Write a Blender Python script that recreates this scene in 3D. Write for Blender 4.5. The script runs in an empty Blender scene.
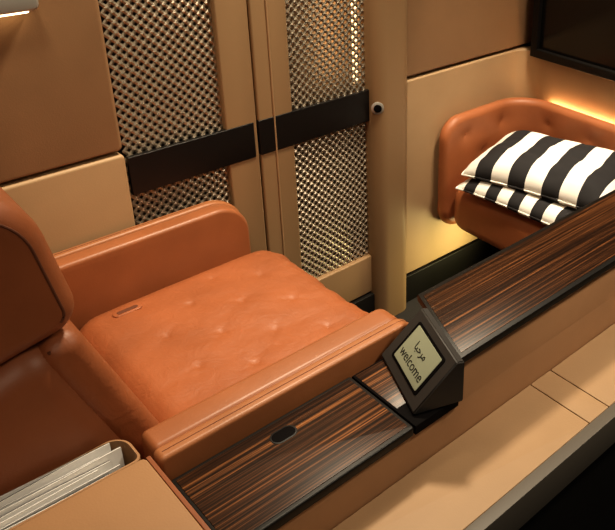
import bpy, bmesh, math, random
from mathutils import Vector, Matrix, noise
random.seed(7)
S = bpy.context.scene
COL = S.collection
S.view_settings.view_transform = 'Standard'
try: S.view_settings.look = 'Medium High Contrast'
except Exception: S.view_settings.look = 'None'
S.view_settings.exposure = .0
PI = math.pi

# ------------------------------------------------------------ materials
def nmat(name):
    m = bpy.data.materials.new(name); m.use_nodes = True
    nt = m.node_tree; return m, nt, nt.nodes['Principled BSDF']
def leather(name, col, rough=.42, var=.18, bump=.12, scale=260, crease=0):
    m, nt, b = nmat(name); N = nt.nodes; L = nt.links
    tc = N.new('ShaderNodeTexCoord')
    n1 = N.new('ShaderNodeTexNoise'); n1.inputs['Scale'].default_value = 7; n1.inputs['Detail'].default_value = 5
    L.new(tc.outputs['Object'], n1.inputs['Vector'])
    r = N.new('ShaderNodeValToRGB')
    r.color_ramp.elements[0].position = .3; r.color_ramp.elements[1].position = .7
    r.color_ramp.elements[0].color = (*[c*(1-var) for c in col], 1)
    r.color_ramp.elements[1].color = (*[min(1, c*(1+var*.6)) for c in col], 1)
    L.new(n1.outputs['Fac'], r.inputs['Fac']); L.new(r.outputs['Color'], b.inputs['Base Color'])
    v = N.new('ShaderNodeTexVoronoi'); v.inputs['Scale'].default_value = scale
    L.new(tc.outputs['Object'], v.inputs['Vector'])
    bp = N.new('ShaderNodeBump'); bp.inputs['Strength'].default_value = bump; bp.inputs['Distance'].default_value = .001
    L.new(v.outputs['Distance'], bp.inputs['Height'])
    if crease:
        n3 = N.new('ShaderNodeTexNoise'); n3.inputs['Scale'].default_value = 24; n3.inputs['Detail'].default_value = 7; n3.inputs['Distortion'].default_value = 1.6
        L.new(tc.outputs['Object'], n3.inputs['Vector'])
        b2 = N.new('ShaderNodeBump'); b2.inputs['Strength'].default_value = crease; b2.inputs['Distance'].default_value = .005
        L.new(n3.outputs['Fac'], b2.inputs['Height']); L.new(b2.outputs['Normal'], bp.inputs['Normal'])
    L.new(bp.outputs['Normal'], b.inputs['Normal'])
    b.inputs['Roughness'].default_value = rough
    return m
def plain(name, col, rough=.5, metal=0, emis=None, es=0, spec=.5):
    m, nt, b = nmat(name)
    N = nt.nodes; L = nt.links
    n1 = N.new('ShaderNodeTexNoise'); n1.inputs['Scale'].default_value = 40
    mr = N.new('ShaderNodeMapRange'); mr.inputs['To Min'].default_value = max(0, rough-.05); mr.inputs['To Max'].default_value = min(1, rough+.05)
    L.new(n1.outputs['Fac'], mr.inputs['Value']); L.new(mr.outputs['Result'], b.inputs['Roughness'])
    b.inputs['Base Color'].default_value = (*col, 1)
    b.inputs['Metallic'].default_value = metal
    b.inputs['Specular IOR Level'].default_value = spec
    if emis:
        b.inputs['Emission Color'].default_value = (*emis, 1); b.inputs['Emission Strength'].default_value = es
    return m
def wood(name):
    m, nt, b = nmat(name); N = nt.nodes; L = nt.links
    tc = N.new('ShaderNodeTexCoord'); mp = N.new('ShaderNodeMapping')
    mp.inputs['Scale'].default_value = (.9, 150, 150)
    L.new(tc.outputs['Object'], mp.inputs['Vector'])
    n1 = N.new('ShaderNodeTexNoise'); n1.inputs['Scale'].default_value = 1.3; n1.inputs['Detail'].default_value = 7; n1.inputs['Roughness'].default_value = .66
    L.new(mp.outputs['Vector'], n1.inputs['Vector'])
    mp2 = N.new('ShaderNodeMapping'); mp2.inputs['Scale'].default_value = (7, 600, 600)
    L.new(tc.outputs['Object'], mp2.inputs['Vector'])
    n2 = N.new('ShaderNodeTexNoise'); n2.inputs['Scale'].default_value = 1; n2.inputs['Detail'].default_value = 3
    L.new(mp2.outputs['Vector'], n2.inputs['Vector'])
    mx = N.new('ShaderNodeMath'); mx.operation = 'MULTIPLY_ADD'; mx.inputs[1].default_value = .30
    L.new(n2.outputs['Fac'], mx.inputs[0]); L.new(n1.outputs['Fac'], mx.inputs[2])
    r = N.new('ShaderNodeValToRGB'); cr = r.color_ramp
    cr.elements[0].position = .55; cr.elements[0].color = (.010, .005, .003, 1)
    cr.elements[1].position = .86; cr.elements[1].color = (.30, .125, .045, 1)
    e = cr.elements.new(.65); e.color = (.032, .013, .006, 1)
    e = cr.elements.new(.74); e.color = (.10, .040, .015, 1)
    L.new(mx.outputs[0], r.inputs['Fac']); L.new(r.outputs['Color'], b.inputs['Base Color'])
    b.inputs['Roughness'].default_value = .34; b.inputs['Specular IOR Level'].default_value = .25
    return m
def stripes(name, period, axis=0, off=0.0):
    m, nt, b = nmat(name); N = nt.nodes; L = nt.links
    tc = N.new('ShaderNodeTexCoord'); sp = N.new('ShaderNodeSeparateXYZ'); L.new(tc.outputs['Object'], sp.inputs[0])
    nz = N.new('ShaderNodeTexNoise'); nz.inputs['Scale'].default_value = 9; L.new(tc.outputs['Object'], nz.inputs['Vector'])
    a0 = N.new('ShaderNodeMath'); a0.operation = 'MULTIPLY_ADD'; a0.inputs[1].default_value = .005
    L.new(nz.outputs['Fac'], a0.inputs[0]); L.new(sp.outputs[axis], a0.inputs[2])
    a = N.new('ShaderNodeMath'); a.operation = 'MULTIPLY_ADD'; a.inputs[1].default_value = 1/period; a.inputs[2].default_value = off+20
    L.new(a0.outputs[0], a.inputs[0])
    f = N.new('ShaderNodeMath'); f.operation = 'FRACT'; L.new(a.outputs[0], f.inputs[0])
    r = N.new('ShaderNodeValToRGB'); cr = r.color_ramp; cr.interpolation = 'CONSTANT'
    cr.elements[0].color = (.74, .72, .66, 1); cr.elements[1].position = .5; cr.elements[1].color = (.012, .011, .012, 1)
    L.new(f.outputs[0], r.inputs['Fac']); L.new(r.outputs['Color'], b.inputs['Base Color'])
    w = N.new('ShaderNodeTexNoise'); w.inputs['Scale'].default_value = 300
    L.new(tc.outputs['Object'], w.inputs['Vector'])
    bp = N.new('ShaderNodeBump'); bp.inputs['Strength'].default_value = .2; bp.inputs['Distance'].default_value = .001
    L.new(w.outputs['Fac'], bp.inputs['Height']); L.new(bp.outputs['Normal'], b.inputs['Normal'])
    b.inputs['Roughness'].default_value = .85
    return m

M = dict(
    seat=leather('seat_leather', (.305, .100, .038), .48, .14, crease=.38),
    headr=leather('headrest_leather', (.285, .095, .037), .47, .14, crease=.12),
    seat2=leather('ottoman_leather', (.38, .135, .053), .47, .14),
    shell=leather('shell_leather', (.265, .092, .038), .47, .14, crease=.10),
    arm=leather('arm_leather', (.31, .113, .045), .42, .14),
    armtan=leather('arm_outer_leather', (.35, .142, .058), .43, .14),
    wallup=leather('wall_brown_leather', (.29, .170, .088), .55, .08),
    walllow=leather('wall_tan_leather', (.41, .272, .150), .55, .06),
    gold=plain('champagne_metal_paint', (.32, .204, .108), .5, .1),
    goldlt=plain('champagne_light', (.42, .27, .150), .45, .2),
    side=leather('console_side_leather', (.37, .205, .106), .5, .08),
    ledge=leather('ledge_leather', (.365, .232, .127), .55, .06),
    lid=leather('lid_leather', (.36, .20, .098), .5, .06),
    wood=wood('macassar_wood'),
    black=plain('black_lacquer', (.008, .007, .006), .45, spec=.3),
    matt=plain('matt_black', (.006, .005, .005), .7, spec=.05),
    band=plain('black_band', (.006, .005, .005), .4),
    trim=plain('grey_edge_trim', (.115, .100, .082), .5),
    bezel=plain('anthracite_plastic', (.040, .037, .035), .45, spec=.35),
    chrome=plain('chrome', (.50, .48, .44), .35, .5),
    mesh=plain('bronze_metal', (.42, .36, .275), .34, .6),
    stud=plain('polished_pyramids', (.58, .51, .41), .25, .8),
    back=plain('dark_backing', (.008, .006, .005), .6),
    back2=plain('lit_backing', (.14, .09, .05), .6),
    floor=plain('dark_carpet', (.012, .010, .009), .95),
    page=plain('paper', (.92, .90, .86), .7),
    cover1=plain('cover_grey', (.5, .5, .49), .5),
    cover2=plain('cover_dark', (.05, .05, .055), .4),
    lcd=plain('lcd', (.25, .26, .18), .3, 0, (.45, .47, .31), .10),
    ink=plain('ink', (.015, .015, .012), .5),
    screen=plain('tv_glass', (.010, .009, .008), .2),
    glow=plain('warm_light_strip', (1, .6, .2), .5, 0, (1, .66, .34), 24),
    glow2=plain('warm_backlight', (1, .6, .2), .5, 0, (1, .66, .34), 2.4),
    lamp=plain('lamp_glass', (1, .85, .6), .5, 0, (1, .8, .5), 4),
    stitchd=plain('dark_seam', (.12, .038, .016), .7),
    str1=stripes('striped_cotton', .130, 1, .30),
    str2=stripes('striped_cotton_narrow', .094, 1, .3),
)

# ------------------------------------------------------------ object helpers
def thing(name, label, cat, loc=(0, 0, 0), rot=(0, 0, 0), group=None):
    o = bpy.data.objects.new(name, None); COL.objects.link(o)
    o.location = loc; o.rotation_euler = rot
    o['label'] = label; o['category'] = cat
    if group: o['group'] = group
    return o
def root_of(o):
    while o.parent: o = o.parent
    return o
def mk(name, bm, mat, parent=None, local=False, label=None, sharp=40):
    """absolute geometry; shifted into the root's frame when parented"""
    bmesh.ops.recalc_face_normals(bm, faces=bm.faces[:])
    off = Vector((0, 0, 0))
    if parent and not local: off = root_of(parent).location.copy()
    if off.length > 0: bmesh.ops.translate(bm, vec=-off, verts=bm.verts[:])
    me = bpy.data.meshes.new(name); bm.to_mesh(me); bm.free()
    for p in me.polygons: p.use_smooth = True
    me.set_sharp_from_angle(angle=math.radians(sharp))
    me.materials.append(M[mat])
    o = bpy.data.objects.new(name, me); COL.objects.link(o)
    if parent: o.parent = parent
    if label: o['label'] = label
    return o
def struct(name, bm, mat, parent=None, **k):
    o = mk(name, bm, mat, parent, **k)
    if not parent: o['kind'] = 'structure'
    return o

def outline(u0, u1, v0, v1, r, d=0, n=6):
    if not isinstance(r, (tuple, list)): r = (r,)*4
    cs = [(u1, v1, 0, r[0]), (u0, v1, 1, r[1]), (u0, v0, 2, r[2]), (u1, v0, 3, r[3])]
    sg = [(-1, -1), (1, -1), (1, 1), (-1, 1)]
    pts = []
    for (u, v, q, rr), (su, sv) in zip(cs, sg):
        rr = max(rr, d+1e-4)
        cu, cv = u+su*rr, v+sv*rr
        for i in range(n+1):
            a = q*PI/2 + i/n*PI/2
            pts.append((cu+(rr-d)*math.cos(a), cv+(rr-d)*math.sin(a)))
    return pts
def prism(u0, u1, v0, v1, r, w0, w1, e=.004, n=6, es=4, bm=None):
    bm = bm or bmesh.new()
    lv = []
    for k in range(es+1):
        a = k/es*PI/2; lv.append((e*(1-math.sin(a)), w0+e*(1-math.cos(a))))
    for k in range(es, -1, -1):
        a = k/es*PI/2; lv.append((e*(1-math.sin(a)), w1-e*(1-math.cos(a))))
    loops = []
    for d, w in lv:
        loops.append([bm.verts.new((u, v, w)) for u, v in outline(u0, u1, v0, v1, r, d, n)])
    for a, b in zip(loops, loops[1:]):
        m = len(a)
        for i in range(m): bm.faces.new((a[i], a[(i+1) % m], b[(i+1) % m], b[i]))
    bm.faces.new(loops[0][::-1]); bm.faces.new(loops[-1])
    return bm
def slices(bm, ax, a, b, step):
    n = max(1, int(round((b-a)/step)))
    for i in range(1, n):
        co = [0, 0, 0]; co[ax] = a+(b-a)*i/n; no = [0, 0, 0]; no[ax] = 1
        bmesh.ops.bisect_plane(bm, geom=bm.verts[:]+bm.edges[:]+bm.faces[:], plane_co=co, plane_no=no, dist=1e-6)
def remap(bm, f):
    for v in bm.verts: v.co = Vector(f(*v.co))
    return bm
XZ = lambda u, v, w: (u, w, v)      # u=x v=z w=y
YZ = lambda u, v, w: (w, u, v)      # u=y v=z w=x
def bxy(x0, x1, y0, y1, z0, z1, r=.003, e=.002, **k): return prism(x0, x1, y0, y1, r, z0, z1, e, **k)
def bxz(x0, x1, y0, y1, z0, z1, r=.003, e=.002, **k): return remap(prism(x0, x1, z0, z1, r, y0, y1, e, **k), XZ)
def byz(x0, x1, y0, y1, z0, z1, r=.003, e=.002, **k): return remap(prism(y0, y1, z0, z1, r, x0, x1, e, **k), YZ)
def tube(pts, rad, bm=None, seg=8, closed=False):
    bm = bm or bmesh.new(); pts = [Vector(p) for p in pts]; n = len(pts); rings = []
    for i, p in enumerate(pts):
        t = (pts[(i+1) % n]-pts[i-1]) if closed else (pts[min(i+1, n-1)]-pts[max(i-1, 0)])
        t.normalize(); up = Vector((0, 0, 1)) if abs(t.z) < .9 else Vector((1, 0, 0))
        a = t.cross(up).normalized(); b = t.cross(a)
        rings.append([bm.verts.new(p+a*rad*math.cos(j*2*PI/seg)+b*rad*math.sin(j*2*PI/seg)) for j in range(seg)])
    m = n if closed else n-1
    for i in range(m):
        A, B = rings[i], rings[(i+1) % n]
        for j in range(seg): bm.faces.new((A[j], A[(j+1) % seg], B[(j+1) % seg], B[j]))
    if not closed:
        bm.faces.new(rings[0]); bm.faces.new(rings[-1][::-1])
    return bm
def disc(c, r, h, axis, bm=None, seg=20):
    bm = bm or bmesh.new()
    mt = Matrix.Translation(c) @ Vector(axis).to_track_quat('Z', 'Y').to_matrix().to_4x4()
    prof = [(r, 0), (r, h*.7), (r*.85, h), (r*.4, h*1.1)]
    rings = [[bm.verts.new(mt @ Vector((p*math.cos(i*2*PI/seg), p*math.sin(i*2*PI/seg), z))) for i in range(seg)] for p, z in prof]
    for A, B in zip(rings, rings[1:]):
        for j in range(seg): bm.faces.new((A[j], A[(j+1) % seg], B[(j+1) % seg], B[j]))
    bm.faces.new(rings[0][::-1]); bm.faces.new(rings[-1])
    return bm

W = 1.84      # plane of the suite wall
# ------------------------------------------------------------ setting
struct('floor', bxy(-1.2, 2.6, -.6, 2.3, -.05, 0), 'floor')
struct('wall_back', bxz(-1.2, 2.6, W+.12, W+.16, 0, 1.9), 'back')
struct('wall_left', bxz(-1.2, .692, W, W+.10, .915, 1.9, .012, .008), 'wallup')
struct('trim_1', bxz(-1.2, .692, W-.004, W+.10, .12, .905, .012, .008), 'walllow')
struct('trim_2', bxz(1.640, 2.31, W, W+.10, .895, 1.9, .012, .008), 'wallup')
# lower tan lining with a rounded inner corner that runs onto the end wall
def lining(z0, z1, th, x0, xc, yc, yend, r):
    L1 = xc-r-x0; La = r*PI/2; L2 = yc-r-yend
    bm = prism(0, L1+La+L2, z0, z1, .01, 0, th, .006)
    slices(bm, 0, L1, L1+La, La/10)
    def f(s, z, w):
        if s <= L1: return (x0+s, yc+w, z)
        if s <= L1+La:
            a = (s-L1)/r; return (xc-r+(r+w)*math.sin(a), yc-r+(r+w)*math.cos(a), z)
        return (xc+w, yc-r-(s-L1-La), z)
    return remap(bm, f)
struct('trim_3', lining(.12, .885, .05, 1.640, 2.265, W-.004, .60, .09), 'walllow')
struct('wall_right', byz(2.32, 2.36, .3, 2.0, 0, 1.9), 'wallup')
struct('baseboard_back', bxz(-1.2, 2.3, W-.012, W+.1, 0, .115), 'black')
struct('trim_4', bxy(1.482, 1.632, W-.045, W+.09, 0, 1.9, (.01, .01, .045, .045), .002, n=10), 'gold')
struct('ceiling', bxy(-1.2, 2.6, -.6, 2.3, 3.0, 3.04), 'back')

# doors with pierced metal panels
SP = .0180
def lattice(x0, x1, z0, z1, y, sp=SP, wd=.0100):
    bm = bmesh.new()
    s2 = math.sqrt(.5)
    for sgn in (1, -1):
        d = Vector((s2, 0, s2*sgn)); nrm = Vector((s2, 0, -s2*sgn))
        cs = [Vector((x, 0, z)) for x in (x0, x1) for z in (z0, z1)]
        lo = min(c.dot(nrm) for c in cs); hi = max(c.dot(nrm) for c in cs)
        for k in range(int(math.floor(lo/sp)), int(math.ceil(hi/sp))+1):
            base = nrm*(k*sp)
            t0 = (x0-base.x)/d.x; t1 = (x1-base.x)/d.x
            ta = (z0-base.z)/d.z; tb = (z1-base.z)/d.z
            lo_, hi_ = max(min(t0, t1), min(ta, tb)), min(max(t0, t1), max(ta, tb))
            if hi_-lo_ < .006: continue
            prev = None
            for t in (lo_, hi_):
                p = base+d*t; p.y = y+(.0004 if sgn > 0 else 0)
                row = [bm.verts.new(p+nrm*wd/2*s+Vector((0, .0020*abs(s), 0))) for s in (-1, 0, 1)]
                if prev:
                    for a in range(2): bm.faces.new((prev[a], row[a], row[a+1], prev[a+1]))
                prev = row
    return bm
def pyramids(x0, x1, z0, z1, y, sp=SP):
    bm = bmesh.new(); q = sp*math.sqrt(.5); R = .0068; H = .0030
    for a in range(int(math.ceil((x0+.004)/q)), int((x1-.004)/q)+1):
        for b in range(int(math.ceil((z0+.004)/q)), int((z1-.004)/q)+1):
            if (a+b) % 2: continue
            x, z = a*q, b*q
            B = [bm.verts.new((x+R*dx, y+.0008, z+R*dz)) for dx, dz in ((1, 0), (0, 1), (-1, 0), (0, -1))]
            T = [bm.verts.new((x+R*.2*dx, y-H, z+R*.2*dz)) for dx, dz in ((1, 0), (0, 1), (-1, 0), (0, -1))]
            for k in range(4): bm.faces.new((B[k], B[(k+1) % 4], T[(k+1) % 4], T[k]))
            bm.faces.new(T)
    return bm
def door(name, xs0, xm0, xm1, xs1, b0, b1, bk):
    root = bpy.data.objects.new(name, None); COL.objects.link(root); root.location = ((xs0+xs1)/2, W, 0); root['kind'] = 'structure'
    bm = bmesh.new()
    for (a, b, c, d) in ((xs0, xm0, .12, 1.9), (xm1, xs1, .12, 1.9), (xm0, xm1, .12, .27)):
        if b-a > .02: prism(a, b, c, d, .006, W, W+.05, .005, bm=bm)
    mk('frame', remap(bm, XZ), 'gold', root)
    wp = mk('lattice_panel', lattice(xm0-.002, xm1+.002, .265, 1.7, W+.016), 'mesh', root, sharp=15)
    mk('studs', pyramids(xm0, xm1, .27, 1.5, W+.016), 'stud', wp, sharp=10)
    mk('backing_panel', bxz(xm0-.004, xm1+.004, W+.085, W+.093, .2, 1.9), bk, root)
    mk('handle_band', bxz(b0, b1, W-.003, W+.011, .785, .892, .002, .0015), 'band', root)
    return root
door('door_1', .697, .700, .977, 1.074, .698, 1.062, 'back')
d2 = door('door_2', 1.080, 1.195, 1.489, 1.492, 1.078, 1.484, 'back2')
mk('backlight_strip', bxz(1.470, 1.484, W+.050, W+.065, .90, 1.5), 'glow2', d2)
struct('trim_5', bxz(1.128, 1.134, W-.004, W+.01, .12, 1.9), 'goldlt')

lk = thing('door_latch', 'small round dark latch with silver ring on the gold pillar beside the pierced doors', 'latch', (1.496, W-.030, .835))
lax = (-.55, -.83, 0)
mk('latch_ring', disc((1.494, W-.030, .835), .021, .005, lax), 'chrome', lk)
mk('latch_button', disc((1.4910, W-.0346, .835), .013, .003, lax), 'matt', lk)

# ------------------------------------------------------------ seat
seat = thing('suite_seat', 'large orange brown leather recliner seat with buttoned cushion and wide armrests', 'seat', (.72, 1.44, 0))
mk('seat_base', bxy(.36, .99, 1.18, 1.70, .0, .44, .03, .01), 'shell', seat)
rows = []
for i, x in enumerate((.60, .70, .80, .90, .985)):
    rows.append([(x, y) for y in ((1.29, 1.44, 1.59) if i % 2 else (1.215, 1.365, 1.515, 1.665))])
TUFT = [p for r in rows[:4] for p in r]
SEG = []
for A, B in zip(rows, rows[1:]):
    for p in A:
        for q in B:
            if abs(p[1]-q[1]) < .09: SEG.append((p, q))
def segd(x, y, a, b):
    ax, ay = a; bx, by = b; dx, dy = bx-ax, by-ay
    t = max(0, min(1, ((x-ax)*dx+(y-ay)*dy)/(dx*dx+dy*dy)))
    return math.hypot(x-ax-dx*t, y-ay-dy*t), t
cb = prism(.44, 1.042, 1.122, 1.762, .085, .40, .556, .070, n=10, es=12)
slices(cb, 0, .47, 1.015, .0065); slices(cb, 1, 1.150, 1.735, .0065)
def cush(x, y, z):
    x_, y_ = x, y
    if z > .5:
        fx = (x-.74)/.31; fy = (y-1.442)/.325
        k = max(0, 1-abs(fx)**5)*max(0, 1-abs(fy)**5)
        z += .020*k
        for tx, ty in TUFT:
            dx, dy = x-tx, y-ty; r2 = dx*dx+dy*dy
            if r2 < .02:
                z -= .0036*math.exp(-r2/(.0072**2)) + .0018*math.exp(-r2/(.024**2))
                th = math.atan2(dy, dx)
                z -= .0013*math.exp(-r2/(.034**2))*(math.cos(th*3+tx*50+ty*31)**8)*min(1, math.sqrt(r2)/.01)
        best = 0
        for a, b in SEG:
            if min(a[0], b[0])-.03 < x < max(a[0], b[0])+.03 and min(a[1], b[1])-.03 < y < max(a[1], b[1])+.03:
                d, t = segd(x, y, a, b)
                wob = .012*noise.noise(Vector((x*22, y*22, a[0]*5)))
                s = math.exp(-((d+wob)/.0060)**2)*(.12+.88*abs(2*t-1)**2)
                best = max(best, s)
        z -= .0015*best*k
        z += k*.0040*noise.noise(Vector((x*5, y*7, 0))) + k*.0014*noise.noise(Vector((x*18, y*24, 3)))
    # loose, gathered front edge
    fe = max(0, min(1, (x-.93)/.09))
    if fe > 0 and z > .42:
        g = noise.noise(Vector((.5, y*26, 9)))
        x_ += .009*fe*g + .005*fe*noise.noise(Vector((.2, y*60, z*20)))
        z += .004*fe*noise.noise(Vector((x*10, y*40, 4)))
    return (x_, y_, z)
cu = mk('seat_cushion', remap(cb, cush), 'seat', seat, sharp=75)
def topz(x, y): return cush(x, y, .556)[2]
for tx, ty in TUFT:
    mk('tuft_button', disc((tx, ty, topz(tx, ty)-.0012), .0034, .0022, (0, 0, 1), seg=12), 'headr', cu)
zz = max(topz(.555, 1.66), topz(.58, 1.67), topz(.61, 1.66))
mk('pull_tab', bxy(.540, .612, 1.660, 1.686, zz-.004, zz+.002, .0125, .002), 'seat', cu)
mk('pull_slot', bxy(.550, .602, 1.667, 1.679, zz+.0015, zz+.003, .005, .0005), 'stitchd', cu)

def arm(yi, yo, x0, x1, zt, rf, e1=.011):
    s = 1 if yo > yi else -1
    pad = (yi, yi+s*abs(yo-yi)*.66); sh = (yi+s*abs(yo-yi)*.64, yo)
    a0, a1 = sorted(pad); b0, b1 = sorted(sh)
    mk('armrest', bxz(x0+.004, x1, a0, a1, .38, zt, (rf, .014, .03, .03), e1, n=12, es=6), 'arm', seat)
    q = mk('armrest_shell', bxz(x0, x1+.012, b0, b1, .20, zt+.0025, (rf+.012, .012, .03, .03), .008, n=12, es=6), 'armtan', seat, label='lighter outer panel of the armrest')
    R = rf+.012
    ys = (b0+b1)/2
    pts = [(x, ys, zt+.0027) for x in [x0+.012+i*(x1-R-x0-.012)/30 for i in range(31)]]
    for i in range(1, 9):
        a = PI/2*(1-i/8); pts.append((x1+.012-R+R*math.cos(a), ys, zt+.0025-R+R*math.sin(a)))
    pts.append((x1+.0125, ys, .45))
    mk('seam', tube(pts, .0007, seg=6), 'stitchd', q)
arm(1.130, 1.036, .366, .948, .702, .036, .013)
arm(1.750, 1.824, .300, .972, .708, .095)

# seat back: slab reclined about 20 degrees
def recl(ox, oz, ang):
    c, s = math.cos(ang), math.sin(ang)
    return lambda u, v, w: (ox+u*c-v*s, w, oz+u*s+v*c)
fb = recl(.485, .50, math.radians(21))
def slab(u0, u1, v0, v1, y0, y1, r, e, f):
    return remap(prism(u0, u1, v0, v1, r, y0, y1, e, n=10, es=8), f)
mk('backrest', slab(-.080, .0, -.08, .47, 1.158, 1.725, .039, .034, fb), 'seat', seat)
sh = mk('back_shell', slab(-.38, -.048, -.34, .490, 1.148, 1.735, (.06, .10, .10, .06), .055, fb), 'shell', seat, label='smooth brown leather outer shell of the backrest')
mk('piping', tube([fb(-.054, v/20*.50-.04, 1.170) for v in range(21)], .0030, seg=8), 'stitchd', sh)
# headrest: one thick rounded cushion with a piped seam round its near side
fh = recl(.336, .950, math.radians(11))
HB = (-.32, .0, -.01, .292); HR = (.13, .12, .08, .050)
hd = mk('headrest', slab(*HB, 1.156, 1.742, HR, .042, fh), 'headr', seat)
ol = outline(*HB, HR, .028, 12)
mk('headrest_piping', tube([fh(u, v, 1.1585) for u, v in ol[43:52]+ol[:13]], .0024, seg=8), 'stitchd', hd)

# ------------------------------------------------------------ console
con = thing('side_console', 'long dark striped wood and leather centre console beside the armrest', 'console', (1.2, .93, 0))
Z1, Z2, YN, YF = .66, .76, .83, 1.03
def quadslab(pts, z0, z1, e=.003):
    bm = bmesh.new()
    c = Vector((sum(p[0] for p in pts)/len(pts), sum(p[1] for p in pts)/len(pts)))
    def ring(z, d):
        out = []
        for p in pts:
            v = Vector(p)-c; out.append(bm.verts.new((p[0]-math.copysign(d, v.x), p[1]-math.copysign(d, v.y), z)))
        return out
    R = [ring(z0, 0), ring(z1-e, 0), ring(z1-e*.3, e*.3), ring(z1, e)]
    for A, B in zip(R, R[1:]):
        for i in range(len(A)): bm.faces.new((A[i], A[(i+1) % len(A)], B[(i+1) % len(A)], B[i]))
    bm.faces.new(R[0][::-1]); bm.faces.new(R[-1]); return bm
mk('console_body', bxy(.365, 2.26, YN+.006, YF-.004, .0, Z1-.022, .004, .002), 'side', con)
mk('upper_body', quadslab([(.890, YN+.006), (2.26, YN+.006), (2.26, YF-.004), (.985, YF-.004)], Z1-.024, Z2-.014), 'side', con)
mk('wood_top', bxy(.372, .766, YN, YF-.002, Z1-.022, Z1, .006, .004), 'black', con, label='black edged lower wood top')
mk('wood_inlay', bxy(.380, .758, YN+.010, YF-.010, Z1-.004, Z1+.001, .003, .001), 'wood', con)
mk('joint_strip', quadslab([(.769, YN), (.885, YN), (.98, YF-.004), (.769, YF-.004)], Z1-.022, Z1-.001), 'matt', con)
mk('wood_inlay', quadslab([(.774, YN+.060), (.880, YN+.060), (.95, YF-.010), (.774, YF-.010)], Z1-.004, Z1-.0002, .001), 'wood', con)
mk('upper_wood_top', quadslab([(.884, YN-.004), (2.26, YN-.004), (2.26, YF+.012), (.966, YF+.012)], Z2-.016, Z2), 'black', con, label='black edged upper wood top')
mk('upper_wood_inlay', quadslab([(.895, YN+.008), (2.25, YN+.008), (2.25, YF), (.972, YF)], Z2-.004, Z2+.001, .001), 'wood', con)
YL, ZL = .668, .546
mk('side_ledge', bxy(.362, 1.124, YL+.001, YN+.004, .48, ZL, .002, .002), 'ledge', con)
mk('side_ledge', bxy(1.126, 1.196, YL+.001, YN+.004, .48, ZL, .002, .002), 'ledge', con)
mk('side_ledge', bxy(1.198, 2.26, YL+.001, YN+.004, .48, ZL, .002, .002), 'ledge', con)
mk('edge_trim', bxy(.362, 2.26, YL-.026, YL, .46, ZL+.0005, .0015, .001), 'trim', con)
mk('lower_panel', bxy(.362, 2.26, YL-.01, YN, .0, .475), 'black', con)
gp = mk('grip', bxy(.548, .602, .966, .999, Z1+.0005, Z1+.0018, .0160, .0006, n=8), 'black', con)
mk('grip_recess', bxy(.5515, .5985, .9695, .9955, Z1+.0014, Z1+.0022, .0126, .0003, n=8), 'matt', gp)

# ------------------------------------------------------------ display wedge
dsp = thing('control_display', 'small tilted grey touch display reading welcome on the console', 'display', (.819, .940, Z1+.001), (0, 0, math.radians(-21)))
HW = .095
SX, SZ = .092, .098
def wedge():
    bm = bmesh.new()
    prof = [(0, 0), (-.003, .006), (SX-.004, SZ+.004), (SX+.006, SZ+.002), (SX+.012, SZ), (SX+.012, 0)]
    L_ = [[bm.verts.new((x, y, z)) for x, z in prof] for y in (-HW, HW)]
    n = len(prof)
    for i in range(n): bm.faces.new((L_[0][i], L_[0][(i+1) % n], L_[1][(i+1) % n], L_[1][i]))
    bm.faces.new(L_[0]); bm.faces.new(L_[1])
    bmesh.ops.recalc_face_normals(bm, faces=bm.faces[:])
    bmesh.ops.bevel(bm, geom=bm.edges[:], offset=.0025, segments=3, affect='EDGES')
    return bm
mk('housing', wedge(), 'bezel', dsp, local=True)
fx = Vector((0, -1, 0)); fu = Vector((SX-.001, 0, SZ-.002)).normalized(); fn = fx.cross(fu)
if fn.x > 0: fn = -fn
fo = Vector((-.003, 0, .006))
def face(u, v, w): return fo+fx*u+fu*v+fn*w
FL = Vector((SX, 0, SZ)).length
mk('screen_frame', remap(prism(-.068, .068, .021, FL-.019, .006, -.001, .0014, .0006), face), 'matt', dsp, local=True)
scr = mk('screen', remap(prism(-.060, .060, .027, FL-.025, .003, .001, .0024, .0005), face), 'lcd', dsp, local=True, label='dim yellow green screen')
def text(body, size, cu_, cv_, name, off=0):
    cv = bpy.data.curves.new(name, 'FONT'); cv.body = body; cv.size = size; cv.align_x = 'CENTER'; cv.extrude = .0002; cv.offset = off
    to = bpy.data.objects.new('tmp', cv); COL.objects.link(to)
    bpy.context.view_layer.update()
    me = bpy.data.meshes.new_from_object(to.evaluated_get(bpy.context.evaluated_depsgraph_get()))
    bpy.data.objects.remove(to)
    for v in me.vertices: v.co = face(v.co.x+cu_, v.co.y+cv_, .0028+v.co.z)
    me.materials.clear(); me.materials.append(M['ink'])
    tx = bpy.data.objects.new(name, me); COL.objects.link(tx); tx.parent = scr
text('welcome', .029, 0, .041, 'lettering', 0)
text('\uFE8E\uFE92\uFEA3\uFEAE\uFEE3', .024, -.002, .074, 'script_lettering', .0002)

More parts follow.
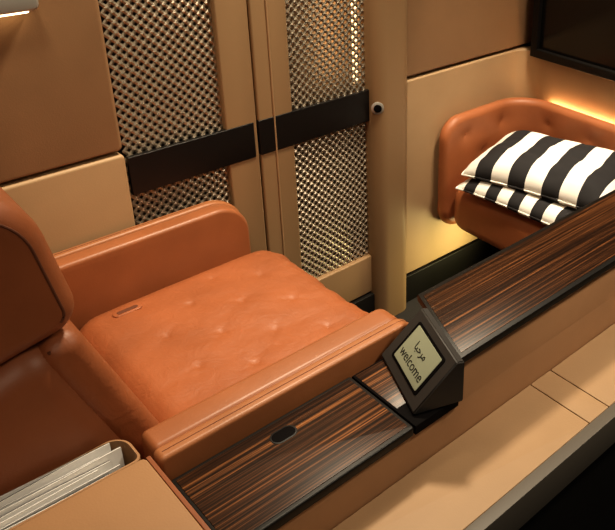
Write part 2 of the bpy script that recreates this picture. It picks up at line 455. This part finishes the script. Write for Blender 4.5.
# ------------------------------------------------------------ magazine cabinet (rear)
cab = thing('magazine_cabinet', 'tan leather cabinet with flat lid and open magazine pocket, behind the armrest', 'cabinet', (.0, .95, 0))
mk('cabinet_body', bxy(-.5, .352, .675, 1.055, 0, .675, .004, .002), 'side', cab)
mk('lid', bxy(-.5, .352, .67, 1.064, .676, .703, .010, .003), 'lid', cab)
mk('edge_strip', bxy(.3525, .360, .67, 1.062, .676, .7025, .002, .001), 'shell', cab)
pk = bmesh.new()
PR = (.036, .036, .004, .016); PB = (-.5, .350, 1.066, 1.147)
rg = [[pk.verts.new((u, v, z)) for u, v in outline(*PB, PR, d, 8)] for d, z in ((0, .2), (0, .6985), (.0015, .700), (.0045, .700), (.0045, .45))]
for A, B in zip(rg, rg[1:]):
    for i in range(len(A)): pk.faces.new((A[i], A[(i+1) % len(A)], B[(i+1) % len(A)], B[i]))
pk.faces.new(rg[-1]); pk.faces.new(rg[0][::-1])
mk('pocket', pk, 'lid', cab)
LB = ['white magazine nearest the cabinet lid', 'second magazine from the cabinet lid', 'third magazine from the cabinet lid', 'fourth magazine from the cabinet lid', 'middle magazine of the nine in the leather pocket', 'fourth magazine from the seat side of the pocket', 'third magazine from the seat side of the pocket', 'second magazine from the seat side of the pocket', 'tallest magazine, nearest the seat side of the pocket']
for i in range(9):
    y = 1.0765+i*.0075; x1 = .334-.013*((i*3) % 5)
    t = thing('magazine', LB[i], 'magazine', (x1-.16, y, .46), (0, math.radians((.0, .8, -.5, .9, .2, -.6, .5, -.3, .4)[i]), 0), 'magazines in the leather pocket')
    zt = .224+.0030*i+.004*(i % 2)
    ph = i*1.7
    def wav(x, yy, z): return (x, yy+.0010*math.sin(x*16+ph)*(z/.2), z+.0010*math.sin(x*24+ph*2)*(z/.2))
    def sheet(a, b, tz):
        s = bxz(-.16, .16, a, b, .002, tz, .001, .0002); slices(s, 0, -.158, .158, .016); return remap(s, wav)
    mk('pages', sheet(-.0020, -.0003, zt-.001), 'page', t, local=True)
    mk('pages', sheet(.0004, .0014, zt-.004), 'page', t, local=True)
    mk('cover', sheet(.0017, .0022, zt-.002), 'cover2' if i % 3 == 1 else 'cover1', t, local=True)
    mk('cover', sheet(-.0025, -.0021, zt), 'cover1' if i % 4 == 2 else 'page', t, local=True)

# ------------------------------------------------------------ ottoman bench
ot = thing('ottoman_bench', 'buttoned brown leather ottoman bench with wraparound padded back in the alcove', 'ottoman', (2.02, 1.45, 0))
r_ = .11; x0_, xc_, yc_, ye_ = 1.778, 2.188, 1.780, 1.055
L1 = xc_-r_-x0_; La = r_*PI/2; L2 = yc_-r_-ye_; LT = L1+La+L2
btn = [(s, .640) for s in (.11, .30, .49, .68)]+[(s, .550) for s in (.205, .395, .585)]
wb = prism(0, LT, .275, .718, (.02, .085, .085, .02), 0, .048, .0235, n=10, es=8)
slices(wb, 0, .04, LT-.04, .011); slices(wb, 1, .32, .685, .011)
def wrap(s, z, w):
    if w < .02:
        for bs, bz in btn: w += .006*math.exp(-((s-bs)**2+(z-bz)**2)/.010**2)+.004*math.exp(-((s-bs)**2+(z-bz)**2)/.032**2)
    if s <= L1: return (x0_+s, yc_+w, z)
    if s <= L1+La:
        a = (s-L1)/r_; return (xc_-r_+(r_+w)*math.sin(a), yc_-r_+(r_+w)*math.cos(a), z)
    return (xc_+w, yc_-r_-(s-L1-La), z)
wr = mk('padded_back', remap(wb, wrap), 'seat2', ot, sharp=60)
for s, z in btn:
    if s > LT-.02: continue
    p = Vector(wrap(s, z, 0)); q = Vector(wrap(s, z, -.01)); mk('tuft_button', disc(p, .0050, .003, (q-p), seg=12), 'seat2', wr)
mk('ottoman_cushion', prism(1.79, 2.184, 1.055, 1.778, (.07, .07, .09, .09), .290, .470, .055, n=8, es=8), 'seat2', ot)
mk('ottoman_base', bxy(1.90, 2.22, 1.08, 1.75, .26, .30, .05, .01), 'shell', ot)
mk('ottoman_leg', bxy(2.06, 2.22, 1.12, 1.55, .0, .262, .02, .004), 'black', ot)

# ------------------------------------------------------------ pillows
def G_pos(a, b, u, v):
    c = 1-.030*abs(u)**7*abs(v)**7
    return (a*u*(1-.05*(1-v*v)*abs(u)**3)*c, b*v*(1-.05*(1-u*u)*abs(v)**3)*c, 0)
def pillow(label, loc, rot, a, b, t, mat):
    root = thing('striped_pillow', label, 'pillow', loc, rot, 'striped pillows on the ottoman')
    bm = bmesh.new(); n = 44; G = {}
    for sgn in (1, -1):
        for i in range(n+1):
            for j in range(n+1):
                u = -1+2*i/n; v = -1+2*j/n
                rim = (i in (0, n) or j in (0, n))
                if rim and sgn < 0: G[sgn, i, j] = G[1, i, j]; continue
                x, y, _ = G_pos(a, b, u, v)
                h = t*((max(0, 1-u**4))*(max(0, 1-v**4)))**.55*(1 if sgn > 0 else .75)
                ed = (1-abs(u)**6)*(1-abs(v)**6)
                h += .011*noise.noise(Vector((u*2.0+loc[2]*9, v*2.0, sgn)))*ed+.004*noise.noise(Vector((u*5+loc[2]*9, v*5, sgn)))*ed
                dr = -.010*abs(u)**4-.010*abs(v)**4      # rims sag a little
                G[sgn, i, j] = bm.verts.new((x, y, sgn*h+dr))
        for i in range(n):
            for j in range(n):
                bm.faces.new((G[sgn, i, j], G[sgn, i+1, j], G[sgn, i+1, j+1], G[sgn, i, j+1]))
    mk('pillow_cover', bm, mat, root, local=True, sharp=80)
    loop = []
    def E(u, v):
        p = G_pos(a, b, u, v); return (p[0], p[1], -.010*abs(u)**4-.010*abs(v)**4)
    for i in range(n): loop.append(E(-1+2*i/n, -1))
    for i in range(n): loop.append(E(1, -1+2*i/n))
    for i in range(n): loop.append(E(1-2*i/n, 1))
    for i in range(n): loop.append(E(-1, 1-2*i/n))
    mk('piping', tube(loop, .003, closed=True), mat, root, local=True)
pillow('lower striped pillow lying flat, mostly hidden under the other pillow', (1.935, 1.425, .513), (0, math.radians(2), math.radians(4)), .165, .295, .045, 'str2')
pillow('upper bold black and white striped pillow resting on top of the other', (1.985, 1.452, .595), (math.radians(-2), math.radians(-6), math.radians(10)), .175, .283, .062, 'str1')

# ------------------------------------------------------------ tv
tv = thing('wall_screen', 'large black framed screen on the end wall above the ottoman', 'television', (2.27, 1.3, .86))
fb_ = bmesh.new()
for (a, b, c, d) in ((.70, 1.79, .868, .900), (.70, 1.79, 1.465, 1.50), (1.760, 1.79, .895, 1.47), (.70, .735, .895, 1.47)):
    prism(a, b, c, d, .004, 2.225, 2.32, .003, bm=fb_)
mk('screen_frame', remap(fb_, YZ), 'black', tv)
mk('screen_glass', byz(2.243, 2.25, .72, 1.770, .885, 1.48, .004, .001), 'screen', tv)

ls = mk('light_strip', byz(2.242, 2.260, 1.06, 1.70, .682, .690, .002, .001), 'glow')
ls['label'] = 'warm glowing light strip behind the padded ottoman back'; ls['category'] = 'light'

rl = thing('reading_lamp', 'small pale reading lamp fixed high on the brown wall at far left', 'lamp', (.42, W-.03, 1.31))
mk('lamp_body', bxz(.33, .55, W-.045, W+.003, 1.305, 1.345, .015, .006), 'chrome', rl)
mk('lamp_lens', bxy(.35, .53, W-.04, W-.008, 1.301, 1.306, .01, .001), 'lamp', rl)

# ------------------------------------------------------------ lights
def area(loc, tgt, size, energy, col, sy=None, spread=None):
    l = bpy.data.lights.new('area_light', 'AREA'); l.energy = energy; l.color = col; l.size = size
    if sy: l.shape = 'RECTANGLE'; l.size_y = sy
    if spread: l.spread = math.radians(spread)
    o = bpy.data.objects.new('area_light', l); COL.objects.link(o); o.location = loc
    o.rotation_euler = (Vector(tgt)-Vector(loc)).to_track_quat('-Z', 'Y').to_euler(); return o
area((1.35, 1.50, 2.5), (.85, 1.42, .5), .20, 12.0, (1, .84, .62), spread=90)
area((1.9, .1, 2.4), (1.3, .9, .6), .3, 5.8, (1, .86, .66), spread=70)
area((.3, 1.3, 2.6), (.60, 1.84, .9), .3, 4.0, (1, .84, .60), spread=100)
area((-.3, -.1, 2.2), (.3, 1.2, .8), .5, .8, (1, .82, .62), spread=60)
area((2.0, 1.25, 2.3), (2.0, 1.5, .5), .2, 4.2, (1, .84, .64), spread=58)
area((1.97, 1.6, .24), (1.78, 1.84, .18), .15, 1.5, (1, .90, .44), spread=120)
# backlight inside the right door, washing its backing panel
area((1.40, W+.035, 1.08), (1.40, W+.085, 1.08), .10, .5, (1, .66, .34), sy=.30)
w = bpy.data.worlds.new('world'); S.world = w; w.use_nodes = True
w.node_tree.nodes['Background'].inputs[0].default_value = (.9, .72, .54, 1)
w.node_tree.nodes['Background'].inputs[1].default_value = .035

# ------------------------------------------------------------ camera (cropped photograph: off-centre lens)
F = 778.0; PX, PY = 460.0, 156.0
dX = Vector((1295-PX, -173-PY, F)).normalized()
dY = Vector((-420-PX, -234-PY, F)); dY = (dY-dX*dY.dot(dX)).normalized()
dZ = dX.cross(dY)
right = Vector((dX.x, dY.x, dZ.x)); down = Vector((dX.y, dY.y, dZ.y)); fwd = Vector((dX.z, dY.z, dZ.z))
cam = bpy.data.cameras.new('camera'); co = bpy.data.objects.new('camera', cam); COL.objects.link(co)
mt = Matrix((right, -down, -fwd)).transposed().to_4x4(); mt.translation = Vector((0, 0, 1.75)); co.matrix_world = mt
cam.sensor_width = 36; cam.lens = F/615*36
cam.shift_x = -(PX-307.5)/615; cam.shift_y = -(265-PY)/615
cam.clip_start = .02
S.camera = co
